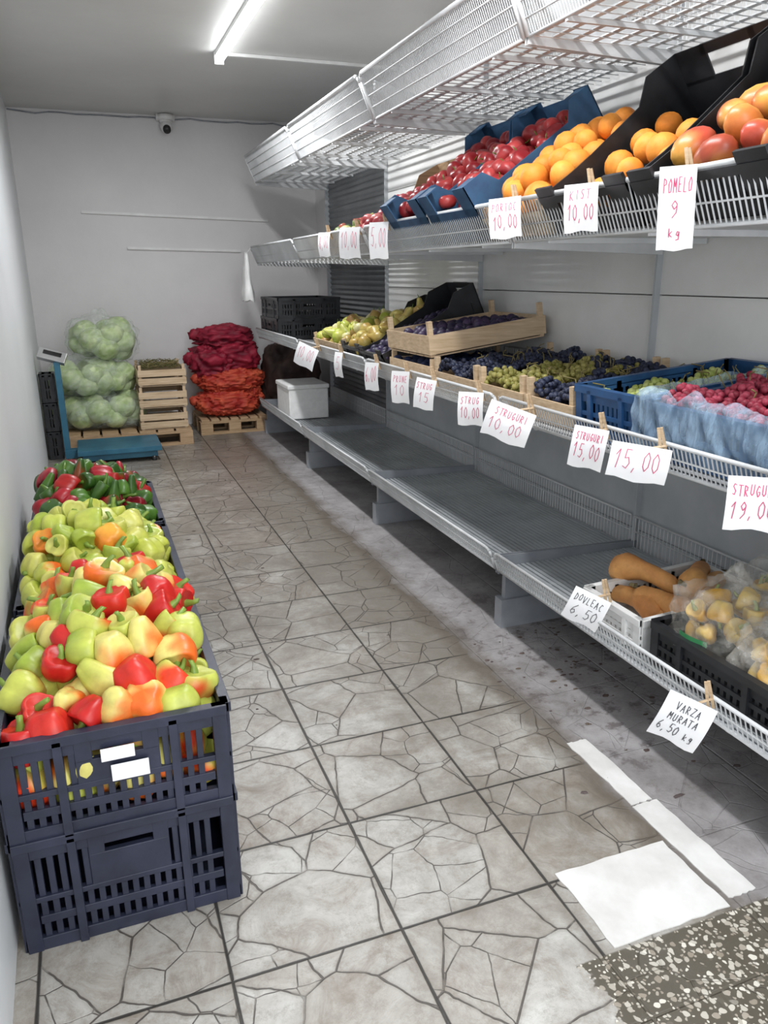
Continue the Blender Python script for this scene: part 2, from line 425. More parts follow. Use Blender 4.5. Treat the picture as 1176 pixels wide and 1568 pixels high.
def card_box(mb, L, W, H, mat=0):
    t = .004
    mb.box(0, L, 0, W, 0, t, mat)
    mb.box(0, t, 0, W, 0, H * .62, mat); mb.box(L - t, L, 0, W, 0, H * .9, mat)
    for y in (0, W - t):
        pts = [(0, 0), (L, 0), (L, H), (L * .85, H), (L * .78, H * .72), (L * .22, H * .72), (L * .15, H), (0, H)]
        V = [(x, y, z) for x, z in pts] + [(x, y + t, z) for x, z in pts]; n = len(pts)
        F = [(i, (i + 1) % n, n + (i + 1) % n, n + i) for i in range(n)]
        F += [(0, 1, 4, 5)[::-1], (1, 2, 3, 4)[::-1], (0, 5, 6, 7)[::-1], (n, n + 1, n + 4, n + 5), (n + 1, n + 2, n + 3, n + 4), (n, n + 5, n + 6, n + 7)]
        mb.add(V, F, mat)
    for x in (0, L - t):
        for ya, yb in ((0, W * .22), (W * .78, W)): mb.box(x, x + t, ya, yb, 0, H, mat)
    for x in (0.002, L - .062):
        for y in (0.002, W - .062): mb.box(x, x + .06, y, y + .06, H - .006, H - .001, mat)
def blob(mb, c, r, seed=0, amp=.08, sc=2.2, lump=0, lsc=4, nu=40, nv=26, mat=0, col=(1, 1, 1), col2=None, flat=.3, sq=.85, knot=0):
    V, F = sphere(nu, nv, 1); out = []; cs = []
    for v in V:
        d = Vector(v); s = Vector((seed * 3.1, seed * 1.7, seed))
        n = noise.fractal(d * sc + s, 1., 2., 4)
        f = 1 + amp * n
        w = 0
        if lump:
            dist = noise.voronoi(d * lsc + s)[0][0]; w = dist; f += lump * (.45 - dist)
        p = Vector((math.copysign(abs(d.x) ** sq, d.x), math.copysign(abs(d.y) ** sq, d.y), math.copysign(abs(d.z) ** sq, d.z))) * f
        if knot and d.z > .93: p.z += knot * (d.z - .93) / .07; p.x *= .6; p.y *= .6
        if p.z < -1 + flat: p.z = -1 + flat
        out.append((c[0] + p.x * r[0], c[1] + p.y * r[1], c[2] + p.z * r[2]))
        if col2 is not None:
            k = min(1, max(0, .5 + n * .8 + (.4 - w) * .8 if lump else .5 + n)); cs.append([a * (1 - k) + b * k for a, b in zip(col, col2)])
    mb.add(out, F, mat, cs if col2 is not None else col, True)
def TR(x, y, z, ang=0, yaw=0):
    return Matrix.Translation((x, y, z)) @ Matrix.Rotation(math.radians(yaw), 4, 'Z') @ Matrix.Rotation(-math.radians(ang), 4, 'Y')

# ------------------------------------------------------------------ room shell
CE = 2.47
def slab(name, x0, x1, y0, y1, z0, z1, mat):
    mb = MB(); mb.box(x0, x1, y0, y1, z0, z1); return mb.build(name, [mat], zero=True)
slab('floor', -.5, 2.15, -1.2, 7.1, -.08, 0, M_floor)
slab('ceiling', -.5, 2.15, -1.2, 7.1, CE, CE + .08, M_ceil)
slab('wall_back', -.5, 2.15, 7.0, 7.1, 0, CE, M_wall)
slab('wall_right', 2.0, 2.1, -1.2, 7.0, 0, CE, M_wall)
mb = MB()
V = [(-.206, -1.2), (-.3686, 7.0), (-.48, 7.0), (-.48, -1.2)]
mb.add([(x, y, 0) for x, y in V] + [(x, y, CE) for x, y in V], [(0, 1, 2, 3), (7, 6, 5, 4), (0, 4, 5, 1), (1, 5, 6, 2), (2, 6, 7, 3), (3, 7, 4, 0)])
mb.build('wall_left', [M_wallL], zero=True)
mb = MB(); mb.M = Matrix.Translation((.08, 6.978, 1.735)) @ Matrix.Rotation(math.radians(1.8), 4, 'Y'); mb.box(0, 1.49, 0, .022, 0, .020); mb.build('trim_1', [M_whitepl])
mb = MB(); mb.M = Matrix.Translation((.40, 6.978, 1.465)) @ Matrix.Rotation(math.radians(1.4), 4, 'Y'); mb.box(0, .92, 0, .022, 0, .020); mb.build('trim_2', [M_whitepl])
mb = MB()
pts = [(-.36 + 2.3 * i / 24, 6.985, 2.455 - .012 * abs(math.sin(i * .9)) - .008 * (i % 5 == 2)) for i in range(25)]
mb.path(pts, .006, 5, 0); mb.build('ceiling_cable', [M_grey])
mb = MB()
mb.rod((.78, 6.93, 2.465), (.78, 6.93, 2.425), .06, 20); mb.rod((.78, 6.93, 2.425), (.78, 6.93, 2.40), .055, 20, r2=.04)
V, F = sphere(20, 14, .048); mb.add(V, F, 0, smooth=True, M=Matrix.Translation((.78, 6.915, 2.378)))
mb.rod((.78, 6.90, 2.37), (.777, 6.857, 2.345), .030, 16, mat=1)
mb.rod((.71, 6.95, 2.45), (.85, 6.95, 2.45), .028, 8)
mb.build('security_camera', [M_whitepl, M_dark])
M_em, nt, b = newmat('led_emitter'); setp(b, Base_Color=(1, 1, 1, 1)); b.inputs['Emission Color'].default_value = (.95, .98, 1, 1); b.inputs['Emission Strength'].default_value = 12
for (x, ya, yb, en) in ((.89, 3.80, 5.02, 37), (.89, 1.2, 2.42, 26), (.89, -.9, .3, 20)):
    mb = MB()
    mb.box(x - .022, x + .022, ya, yb, CE - .022, CE - .001, 0)
    mb.rod((x, ya + .01, CE - .040), (x, yb - .01, CE - .040), .023, 14, mat=1)
    mb.box(x - .026, x + .026, ya - .012, ya + .012, CE - .064, CE - .001, 0); mb.box(x - .026, x + .026, yb - .012, yb + .012, CE - .064, CE - .001, 0)
    mb.build('led_tube_light', [M_whitepl, M_em])
    ld = bpy.data.lights.new('tube_glow', 'AREA'); ld.shape = 'RECTANGLE'; ld.size = .10; ld.size_y = 1.15; ld.energy = en; ld.color = (.98, .99, 1)
    lo = bpy.data.objects.new('tube_glow', ld); lo.location = (x, (ya + yb) / 2, CE - .068); S.collection.objects.link(lo)
mb = MB(); mb.box(.92, 1.98, 5.0, 5.022, CE - .018, CE - .001); mb.build('cable_trunking', [M_whitepl])
ld = bpy.data.lights.new('entrance_daylight', 'AREA'); ld.shape = 'RECTANGLE'; ld.size = 1.9; ld.size_y = 2.0; ld.energy = 42; ld.color = (.95, .975, 1)
lo = bpy.data.objects.new('entrance_daylight', ld); lo.location = (.85, -1.15, 1.3); lo.rotation_euler = (math.radians(84), 0, 0); S.collection.objects.link(lo)
w = bpy.data.worlds.new('World'); S.world = w; w.use_nodes = True
w.node_tree.nodes['Background'].inputs[0].default_value = (.90, .95, 1, 1); w.node_tree.nodes['Background'].inputs[1].default_value = 1.1

# ------------------------------------------------------------------ loose white floor tiles
for (xa, xb, ya, yb) in ((.825, 1.108, .968, 1.175), (1.122, 1.195, .985, 1.30), (1.122, 1.185, 1.305, 1.585)):
    mb = MB(); n = 9
    top = []
    per = [(xa + (xb - xa) * i / n, ya) for i in range(n)] + [(xb, ya + (yb - ya) * i / n) for i in range(n)] + [(xb - (xb - xa) * i / n, yb) for i in range(n)] + [(xa, yb - (yb - ya) * i / n) for i in range(n)]
    per = [(x + R.uniform(-.0025, .0025), y + R.uniform(-.0025, .0025)) for x, y in per]; m_ = len(per)
    mb.add([(x, y, 0) for x, y in per] + [(x, y, .0025) for x, y in per], [(i, (i + 1) % m_, m_ + (i + 1) % m_, m_ + i) for i in range(m_)] + [tuple(range(m_, 2 * m_))])
    mb.build('white_floor_tile', [M_tile])
mb = MB()
for i in range(110):
    if i < 80: x = R.gauss(1.36, .12); y = R.gauss(1.95, .32)
    else: x = R.uniform(.3, 1.6); y = R.uniform(1.6, 5.5)
    x = max(x, .25); r = R.uniform(.002, .009); n = 6; a0 = R.uniform(0, 6); st = R.uniform(.8, 2.2)
    pts = [(x + r * R.uniform(.5, 1.2) * math.cos(a0 + 6.283 * k / n) * st, y + r * R.uniform(.5, 1.2) * math.sin(a0 + 6.283 * k / n), .001) for k in range(n)]
    mb.add(pts + [(x, y, .003)], [(k, (k + 1) % n, n) for k in range(n)], 0, R.choice([(.08, .055, .05), (.11, .08, .07), (.12, .09, .07), (.10, .075, .075)]))
mb.build('floor_debris', [M_matte])

# ------------------------------------------------------------------ shelving rack
UP = [-.33, 1.0, 2.33, 3.67, 5.0, 6.33]
XF, XB = 1.28, 1.90
mb = MB()   # 0 wire 1 slat 2 grey 3 panel 4 corr 5 lower panel
for y in UP:
    mb.box(XB - .015, XB + .018, y - .006, y + .006, 0, 2.2, 5)
    mb.box(1.31, XB - .015, y - .025, y + .025, 0.0, .11, 2); mb.box(1.33, XB - .015, y - .012, y + .012, .11, .222, 2)
for a, b2 in zip(UP[:-1], UP[1:]):
    zz = [0.02, .30, .58, .88, 1.17, 1.46, 1.75, 2.04, 2.2]
    for k, (p, q) in enumerate(zip(zz[:-1], zz[1:])):
        if a >= 4.9:
            z = p
            while z < q - .01:
                V = [(XB + .019, a, z), (XB + .019, b2, z), (XB + .008, b2, z + .018), (XB + .008, a, z + .018), (XB + .019, b2, z + .036), (XB + .019, a, z + .036)]
                mb.add(V, [(0, 3, 2, 1), (3, 5, 4, 2)], 4); z += .036
        else: mb.box(XB + .008, XB + .018, a + .003, b2 - .003, p + .002, q - .002, 3 if p > .8 else 5)
def shelf(zf, zt, xt, xb, zb, pitch, r, slatw, slatp, floor_mat, hrods=(), cross=0, back=0, solid=False, rim=.0055):
    for a, b2 in zip(UP[:-1], UP[1:]):
        a2, b3 = a + .012, b2 - .012
        c = .03
        def pt(y, s): return (xb + (xt - xb) * s, y, zb + (zt - zb) * s)
        H = max(.01, zt - zb); sc = c / H if c / H < .45 else .45
        mb.path([pt(a2, .0), pt(a2, 1 - sc), pt(a2 + c * .3, 1 - sc * .3), pt(a2 + c, 1), pt(b3 - c, 1), pt(b3 - c * .3, 1 - sc * .3), pt(b3, 1 - sc), pt(b3, 0)], rim, 8, 0)
        mb.rod(pt(a2, 0), pt(b3, 0), .005, 6, 0)
        for h in hrods: mb.rod(pt(a2, h), pt(b3, h), .0028, 5, 0)
        y = a2 + pitch
        while y < b3:
            mb.rod(pt(y, 0), pt(y, 1), r, 4, 0, smooth=False); y += pitch
        x = xb + .01
        while x < XB - .01:
            mb.box(x, x + slatw, a2, b3, zf - .006, zf - .002, floor_mat); x += slatp
        if solid: mb.box(xb, XB, a2, b3, zf - .014, zf - .0115, 5)
        if cross:
            y = a2 + cross
            while y < b3: mb.rod((xb, y, zf - .008), (XB, y, zf - .008), .002, 4, 0, smooth=False); y += cross
        for y in np.linspace(a2 + .2, b3 - .2, 3): mb.box(xb, XB, y - .006, y + .006, zf - .022, zf - .006, floor_mat)
        for y in (a2 - .004, b3 + .004):
            mb.add([(xb, y - .003, zf - .03), (XB, y - .003, zf - .05), (XB, y - .003, zf + .02), (xb, y - .003, zt - .02), (xb, y + .003, zf - .03), (XB, y + .003, zf - .05), (XB, y + .003, zf + .02), (xb, y + .003, zt - .02)],
                   [(0, 1, 2, 3), (7, 6, 5, 4), (0, 4, 5, 1), (1, 5, 6, 2), (2, 6, 7, 3), (3, 7, 4, 0)], 0 if zf > .5 else 2)
        if back:
            mb.rod((XB - .02, a2, zf + back), (XB - .02, b3, zf + back), .004, 5, 0)
            y = a2
            while y < b3: mb.rod((XB - .02, y, zf), (XB - .02, y, zf + back), .0022, 4, 0, smooth=False); y += .02
            mb.rod((XB - .02, a2, zf + back * .5), (XB - .02, b3, zf + back * .5), .0025, 5, 0)
shelf(.240, .300, 1.275, 1.30, .225, .015, .0023, .013, .020, 1, (.5,), 0, .12, True)
shelf(.795, .855, 1.275, 1.30, .782, .014, .0023, .013, .020, 0, (.5,), 0, .12, True)
shelf(1.355, 1.462, 1.270, 1.32, 1.345, .016, .0026, .016, .026, 0, (.4,), 0, 0, rim=.007)
shelf(1.935, 2.10, 1.265, 1.34, 1.925, .013, .0016, .020, .070, 0, (.25, .5, .75), .05, .16, rim=.009)
mb.build('wire_shelf_rack', [M_wire, M_slat, M_grey, M_panel, M_corr, M_panel2])

# ------------------------------------------------------------------ left: crates of peppers
YG = (.50, .54, .10); PY = (.68, .61, .18); OR = (.78, .14, .018); RD = (.50, .014, .012); GR = (.30, .40, .05); DG = (.03, .085, .012); DR = (.15, .005, .015)
def colA(u, v):
    q = R.random()
    if q < .15: return (RD, (.62, .03, .018), 0, 1)
    if q < .28: return (GR, YG, .1, 1)
    if q < .66: return (PY, OR, R.uniform(-.5, .25), 1.5)
    if q < .85: return (YG, (.70, .05, .015), R.uniform(-.5, .1), 1.6)
    return (PY, YG, 0, 1)
def colB(u, v):
    q = R.random()
    if q < .07: return ((.76, .20, .02), (.78, .40, .05), 0, 1)
    if q < .5: return ((.34, .43, .05), YG, 0, 1)
    if q < .55: return (YG, OR, -.3, 2)
    return ((.46, .50, .07), (.58, .57, .14), 0, 1)
def colC(u, v):
    q = R.random()
    if q < .54: return (DG, (.07, .17, .02), 0, 1)
    if q < .68: return (DG, (.36, .012, .01), 0, 1.5)
    return (DR, (.36, .010, .02), 0, 1)
crY = [(1.365, 1.955), (2.0, 2.59), (2.635, 3.2)]
for i, (ya, yb) in enumerate(crY):
    for lv, (z0, H) in enumerate(((0, .252), (.246, .212))):
        mb = MB(); mb.M = Matrix.Translation((-.235, ya + .0, z0)); plastic_crate(mb, .41, yb - ya, H)
        if i == 0 and lv == 1:
            mb.box(.175, .235, -.013, -.0115, .145, .172, 1); mb.box(.19, .258, -.013, -.0115, .100, .135, 1)
        mb.build('plastic_crate', [M_navy, M_paper], .0015)
for i, ((ya, yb), cf, tp, hp) in enumerate(zip(crY, (colA, colB, colC), (PEPPERS, PEPPERS, PEPPERS[:2] + LONGP), (dome(.165, .55, .68), dome(.17, .42, .5), dome(.15, .40, .6)))):
    mb = MB(); mb.M = Matrix.Translation((-.235, ya, 0))
    pile(mb, tp, .41, yb - ya, .425, hp, .064, 4, cf, mb.M, jit=.25, margin=.66, scv=.15, stemc=PSTEM if i < 2 else LEAFC)
    mb.build('bell_pepper_pile', [M_skin])

# ------------------------------------------------------------------ rear left
def pallet(L, W):
    mb = MB()
    for k in range(7): mb.box(L * k / 7 + .008, L * (k + 1) / 7 - .008, 0, W, .108, .128)
    for y in (.0, W / 2 - .04, W - .08):
        mb.box(0, L, y, y + .08, .0, .018); mb.box(0, L, y, y + .08, .09, .108)
        for x in (0, L / 2 - .05, L - .10): mb.box(x, x + .10, y, y + .08, .018, .09)
    return mb
def place(mb, x, y, z=0):
    for a in mb.v: a += np.array((x, y, z))
p = pallet(.94, .80); place(p, -.24, 6.12); p.build('wooden_pallet', [M_wood2], .002)
p = pallet(.56, .52); place(p, .80, 6.42); p.build('wooden_pallet', [M_wood2], .002)
for k in range(3):
    mb = MB(); mb.M = Matrix.Translation((-.33, 5.955, .205 * k)); plastic_crate(mb, .085, .14, .20, handle=False); mb.build('plastic_crate', [M_black])
mb = MB()
mb.box(-.14, .42, 5.62, 6.06, .075, .11, 0); mb.box(-.11, .39, 5.65, 6.03, .03, .075, 0)
for x in (-.10, .35):
    for y in (5.66, 5.99): mb.rod((x + .015, y, 0), (x + .015, y, .035), .018, 8, mat=2)
mb.box(-.225, -.14, 5.80, 5.88, .03, .09, 0); mb.box(-.225, -.185, 5.82, 5.86, .06, .70, 0)
mb.M = Matrix.Translation((-.225, 5.84, .72)) @ Matrix.Rotation(math.radians(-35), 4, 'X') @ Matrix.Rotation(math.radians(20), 4, 'Y')
mb.box(-.10, .08, -.02, .02, -.02, .06, 1); mb.box(-.07, .05, -.024, -.02, .015, .045, 2)
mb.build('platform_scale', [M_teal, M_steel, M_dark], .003)
CB1, CB2 = (.34, .46, .18), (.60, .68, .42)
mb = MB()
for (cx, cy, cz, rx, ry, rz, sd, nk) in ((.12, 6.45, .80, .27, .21, .19, 1, 14), (-.05, 6.42, .52, .28, .24, .17, 2, 14), (.16, 6.48, .52, .16, .2, .15, 4, 8), (.13, 6.42, .27, .32, .26, .15, 3, 14), (-.1, 6.46, .26, .2, .24, .14, 5, 8)):
    for k in range(nk):
        a = k * 2.4; zz = -.75 + 1.5 * (k + .5) / nk; rr = math.sqrt(max(0, 1 - zz * zz)) * .62
        r = R.uniform(.085, .105)
        blob(mb, (max(-.23, cx + rx * rr * math.cos(a)), cy + ry * rr * math.sin(a), max(.22, cz + rz * zz * .58)), (r, r, r * .88), k + sd * 20, .10, 2.5, 0, 4, 18, 12, 0, CB1, CB2, 0, 1)
    blob(mb, (cx, cy, cz), (rx if cx > 0 else rx * .96, ry, rz), sd + 50, .10, 3.0, .22, 2.3, 60, 36, 1, flat=.08, knot=.25)
for a in mb.v: np.clip(a[:, 0], -.345, None, out=a[:, 0])
mb.build('cabbage_bags', [M_matte, M_film])
for k in range(3):
    mb = MB(); mb.M = Matrix.Translation((.325 + .006 * k, 6.13 - .005 * k, .13 + k * .165)); wood_crate(mb, .34, .42, .132, 0, 0, .028); mb.build('wooden_crate', [M_wood])
mb = MB(); mb.M = Matrix.Translation((.345, 6.14, .13 + 2 * .165))
for i in range(500):
    x, y = R.uniform(.02, .29), R.uniform(.02, .38); a = R.uniform(0, 6.28); z = R.uniform(.12, .165); l = .04
    mb.rod((x, y, z), (x + l * math.cos(a), y + l * math.sin(a) * .8, z + R.uniform(-.01, .02)), .0022, 3, 0, R.choice([(.20, .16, .06), (.28, .23, .10), (.14, .15, .05)]))
mb.box(.01, .31, .01, .40, .09, .125, 0, (.15, .10, .05))
mb.build('dried_herb_bunches', [M_matte])
ON1, ON2 = (.40, .025, .018), (.68, .12, .055)
for (c, r, sd) in (((1.06, 6.62, .24), (.27, .20, .115), 5), ((1.10, 6.66, .42), (.28, .20, .11), 8), ((1.24, 6.70, .30), (.12, .18, .16), 9)):
    mb = MB(); blob(mb, c, r, sd, .07, 2, .24, 7.0, 100, 56, 0, ON1, ON2, .06)
    if sd != 9:
        for sgn in (-1, 1): blob(mb, (c[0] + sgn * r[0] * .98, c[1] - .02, c[2] + .02), (.05, .04, .04), sd + sgn, .3, 3, 0, 4, 14, 10, 0, ON1, ON2, 0)
    mb.build('onion_sack', [M_matte])
RD1, RD2 = (.15, .005, .02), (.36, .018, .045)
for (c, r, sd) in (((.97, 6.70, .57), (.19, .20, .14), 19), ((1.14, 6.72, .61), (.22, .20, .13), 15), ((1.08, 6.72, .76), (.24, .19, .10), 22)):
    mb = MB(); blob(mb, c, r, sd, .22, 2.6, .18, 5, 80, 46, 0, RD1, RD2, .1)
    blob(mb, (c[0] - r[0] * .95, c[1] - .03, c[2] + .03), (.06, .04, .05), sd + 3, .35, 3, 0, 4, 14, 10, 0, RD1, RD2, 0)
    mb.build('red_mesh_sack', [M_matte])
mb = MB(); blob(mb, (1.62, 6.68, .36), (.25, .22, .36), 31, .15, 2.5, .1, 5, 60, 40, 0, (.035, .022, .02), (.10, .06, .05), .05)
mb.build('potato_sack', [M_matte])

# ------------------------------------------------------------------ lower shelf goods
zl, zm, zu = .243, .798, 1.358
mb = MB(); mb.box(1.325, 1.62, 5.50, 5.88, zl, .46); mb.box(1.317, 1.628, 5.492, 5.888, .46, .492); mb.build('polystyrene_box', [M_foam], .008)
mb = MB(); mb.M = TR(1.335, 1.575, zl, 3); plastic_crate(mb, .42, .26, .10, handle=False); mb.build('plastic_crate', [M_whitepl], .001)
mb = MB()
for (x, y, z, ya, ti) in ((1.50, 1.79, .385, -72, 90), (1.64, 1.72, .375, 40, 88), (1.47, 1.64, .345, 100, 85), (1.58, 1.60, .355, 50, 95), (1.68, 1.70, .35, 30, 90), (1.45, 1.74, .32, 95, 90), (1.62, 1.68, .30, 10, 90), (1.50, 1.70, .30, 60, 90)):
    inst(mb, SQUASH[0], (x, y, z), Matrix.Rotation(math.radians(ya), 4, 'Z') @ Matrix.Rotation(math.radians(ti), 4, 'Y'), .80, (.60, .25, .08), (.76, .40, .14), 0, 1, (.25, .2, .1))
mb.build('butternut_squash', [M_matte])
mb = MB(); mb.M = TR(1.335, 1.09, zl, 2); plastic_crate(mb, .50, .44, .12, handle=False); mb.build('plastic_crate', [M_black])
mb = MB()
for n_, (x, y, z, r) in enumerate(((1.46, 1.41, .385, .115), (1.60, 1.28, .38, .12), (1.46, 1.20, .37, .11), (1.69, 1.43, .40, .12), (1.72, 1.24, .36, .1))):
    for k in range(14):
        a = k * 2.4; zz = -.6 + 1.4 * (k + .5) / 14
        inst(mb, R.choice(PEPPERS), (x + .66 * r * math.cos(a) * math.sqrt(1 - zz * zz), y + .66 * r * math.sin(a) * math.sqrt(1 - zz * zz), z + r * zz * .66), rrot(), .78, (.62, .33, .025), (.72, .50, .12), 0, 1, (.3, .35, .1))
    blob(mb, (x, y, z), (r * 1.12, r * 1.04, r * 1.0), n_ + 70, .25, 2.2, .15, 2.5, 50, 32, 1, flat=.1, knot=.5)
    Vv = [(x + r * 1.10 * math.cos(2.9 + .12 * q), y + r * 1.06 * math.sin(2.9 + .12 * q), z + dz) for q in range(7) for dz in (-.045, -.01)]
    mb.add(Vv, [(2 * q, 2 * q + 2, 2 * q + 3, 2 * q + 1) for q in range(6)], 0, (.05, .25, .10))
mb.build('bagged_peppers', [M_skin, M_film2])

# ------------------------------------------------------------------ middle shelf goods
for k in range(2):
    mb = MB(); mb.M = TR(1.32 + .01 * k, 5.72, zm + .145 * k, 0, 0); plastic_crate(mb, .46, .56, .15, handle=True); mb.build('plastic_crate', [M_black])
def gcol(c1, c2):
    return lambda u, v: (c1, c2, R.uniform(-.4, .4), 1)
BLG = gcol((.012, .015, .035), (.03, .038, .08)); YGG = gcol((.22, .21, .045), (.36, .32, .10)); PKG = gcol((.20, .012, .03), (.36, .045, .08)); GG = gcol((.30, .36, .08), (.46, .50, .18))
PRC = lambda u, v: R.choice([((.40, .46, .06), (.58, .56, .14), 0, 1), ((.36, .44, .05), (.52, .52, .13), 0, 1), ((.60, .56, .28), (.65, .6, .3), 0, 1), ((.34, .18, .05), (.42, .32, .08), 0, 1)])
T = TR(1.325, 4.12, zm, 12); mb = MB(); mb.M = T; wood_crate(mb, .52, .58, .10, post=.02); mb.build('wooden_crate', [M_wood])
mb = MB(); pile(mb, PEAR, .52, .58, .08, dome(.06, .4, .5), .066, 3, PRC, T); mb.build('pear_pile', [M_skin])
T = TR(1.325, 3.47, zm, 24); mb = MB(); mb.M = T; fruit_tray(mb, .56, .30, .20, .10); mb.build('fruit_tray', [M_black])
mb = MB(); pile(mb, PLUM, .50, .29, .075, dome(.02), .044, 1, lambda u, v: ((.015, .012, .04), (.05, .035, .09), 0, 1), T); mb.build('plum_pile', [M_grape])
T = TR(1.325, 3.80, zm, 20); mb = MB(); mb.M = T; fruit_tray(mb, .54, .29, .17, .10); mb.build('fruit_tray', [M_black])
mb = MB(); pile(mb, PEAR, .50, .28, .10, dome(.03), .066, 2, lambda u, v: ((.38, .25, .06), (.48, .40, .11), 0, 1), T)
mb.build('pear_pile', [M_skin])
T = TR(1.32, 2.97, zm, 0); mb = MB(); mb.M = T; wood_crate(mb, .56, .46, .095, post=.02); mb.build('wooden_crate', [M_wood])
mb = MB(); pile(mb, PLUM, .56, .46, .065, dome(.01), .044, 1, lambda u, v: ((.02, .03, .07), (.04, .055, .14), 0, 1), T); mb.build('plum_pile', [M_grape])
T = TR(1.325, 2.985, zm + .12, 7, 2); mb = MB(); mb.M = T; wood_crate(mb, .55, .43, .10, post=.045); mb.build('wooden_crate', [M_wood])
mb = MB(); pile(mb, PLUM, .55, .43, .055, dome(.02), .044, 1, lambda u, v: ((.02, .015, .045), (.06, .035, .09), 0, 1), T); mb.build('plum_pile', [M_grape])
def bunches(mb, L, W, z0, colfs, T, k):
    pile(mb, GRAPE, L, W, z0, lambda u, v: .026 * (math.sin(u * 17 + k) * math.sin(v * 9 + k)) + .02, .0185, 2, colfs, T, jit=.5, margin=.9, scv=.2)
    old = mb.M; mb.M = T
    for i in range(16):
        x, y = R.uniform(.05, L - .05), R.uniform(.03, W - .03)
        p0 = (x, y, z0 + .02); p1 = (x + R.uniform(-.02, .02), y + R.uniform(-.02, .02), z0 + .055)
        mb.rod(p0, p1, .002, 4, 0, (.20, .16, .06)); mb.rod(p1, (p1[0] + R.uniform(-.03, .03), p1[1] + R.uniform(-.03, .03), p1[2] + .008), .0018, 4, 0, (.20, .16, .06))
    mb.M = old
for (ya, yb, cf, k) in ((2.57, 2.94, BLG, 1), (2.235, 2.545, None, 2), (1.945, 2.21, BLG, 3)):
    T = TR(1.325, ya, zm, 4); mb = MB(); mb.M = T; wood_crate(mb, .55, yb - ya, .085, post=.045); mb.build('wooden_crate', [M_wood])
    mb = MB()
    if cf is None:
        bunches(mb, .55, yb - ya, .075, lambda u, v: (YGG(u, v) if u < .72 or R.random() < .1 else BLG(u, v)), T, k)
    else: bunches(mb, .55, yb - ya, .075, cf, T, k)
    mb.build('grape_bunches', [M_grape])
T = TR(1.325, 1.64, zm, 5); mb = MB(); mb.M = T; plastic_crate(mb, .55, .28, .145, handle=False); mb.build('plastic_crate', [M_blue])
mb = MB(); bunches(mb, .54, .27, .085, GG, T, 4); mb.build('grape_bunches', [M_grape])
T = TR(1.325, 1.17, zm, 5); mb = MB(); mb.M = T; plastic_crate(mb, .55, .44, .14, handle=False); mb.build('plastic_crate', [M_blue])
mb = MB(); bunches(mb, .54, .43, .125, PKG, T, 5); mb.build('grape_bunches', [M_grape])
mb = MB(); mb.M = T; V = []; nu, nv = 110, 14
for i in range(nu + 1):
    for j in range(nv + 1):
        u = i / nu; v = j / nv; yy = -.02 + .485 * u
        z = .168 - .150 * v + .006 * math.sin(u * 23) + .02 * noise.noise(Vector((u * 9, v * 2, 1))) * (1 - v * .5)
        x = -.022 - .012 * math.sin(v * 3) + .016 * noise.noise(Vector((u * 12 + v * 3, v * 1.5, 3))) + .004 * noise.noise(Vector((u * 40, v * 3, 7)))
        if j == 0: x += .03
        V.append((x, yy, z))
F = [(i * (nv + 1) + j, (i + 1) * (nv + 1) + j, (i + 1) * (nv + 1) + j + 1, i * (nv + 1) + j + 1) for i in range(nu) for j in range(nv)]
mb.add(V, F, 0, smooth=True)
V = []
for i in range(81):
    for j in range(13):
        u = i / 80; v = j / 12
        V.append((-.01 + .56 * u, .462 + .012 * noise.noise(Vector((u * 18 + v, v * 2, 8))), .168 - .145 * v + .012 * noise.noise(Vector((u * 9, v, 5)))))
F = [(i * 13 + j, (i + 1) * 13 + j, (i + 1) * 13 + j + 1, i * 13 + j + 1) for i in range(80) for j in range(12)]
mb.add(V, F, 0, smooth=True)
mb.build('plastic_liner_bag', [M_filmb])

# ------------------------------------------------------------------ upper shelf goods (boxes propped at an angle)
mb = MB(); T = TR(1.335, 4.05, zu, 14); mb.M = T; wood_crate(mb, .5, .5, .08, post=.02); mb.build('wooden_crate', [M_wood2])
ZUC = [pepper(.16, .022, 3, .15, .03)[:1], fruit(.035, 1, 1.1, .05)]
mb = MB(); pile(mb, ZUC, .5, .5, .07, dome(.03), .07, 2, lambda u, v: R.choice([((.04, .08, .025), (.14, .18, .06), 0, 1), ((.34, .34, .12), (.46, .44, .20), 0, 1), ((.25, .05, .04), (.35, .12, .08), 0, 1)]), T, margin=.95, tilt=.3); mb.build('courgette_pile', [M_skin])
T = TR(1.335, 3.42, zu, 28); mb = MB(); mb.M = T; fruit_tray(mb, .58, .50, .17, .09); mb.build('fruit_tray', [M_wood2])
mb = MB(); pile(mb, [APPLE[0][:1]], .50, .49, .09, dome(.03), .072, 2, lambda u, v: R.choice([((.34, .04, .05), (.48, .16, .15), 0, 1), ((.24, .02, .03), (.36, .06, .07), 0, 1)]), T); mb.build('red_onion_pile', [M_skin])
RA = lambda u, v: ((.24, .012, .018), (.42, .05, .05), 0, 1)
for ya in (2.905, 2.50):
    T = TR(1.335, ya, zu, 36); mb = MB(); mb.M = T; card_box(mb, .57, .385, .20); mb.build('cardboard_fruit_box', [M_card])
    mb = MB(); pile(mb, APPLE, .52, .38, .115, dome(.035, .5, .5), .072, 2, RA, T, margin=.6, x0=.03); mb.build('red_apple_pile', [M_skin])
OC = lambda u, v: ((.76, .25, .03), (.80, .31, .045), 0, 1)
T = TR(1.335, 2.12, zu, 33); mb = MB(); mb.M = T; wood_crate(mb, .55, .355, .09, post=.02); mb.build('wooden_crate', [M_wood])
mb = MB(); pile(mb, ORANGE, .52, .355, .085, dome(.055, .45, .5), .08, 2, OC, T, margin=.58); mb.build('orange_pile', [M_matte])
MC = lambda u, v: R.choice([((.68, .34, .06), (.48, .07, .04), 0, 1.2), ((.70, .42, .09), (.62, .2, .05), 0, 1.2), ((.34, .06, .03), (.62, .30, .07), 0, 1)])
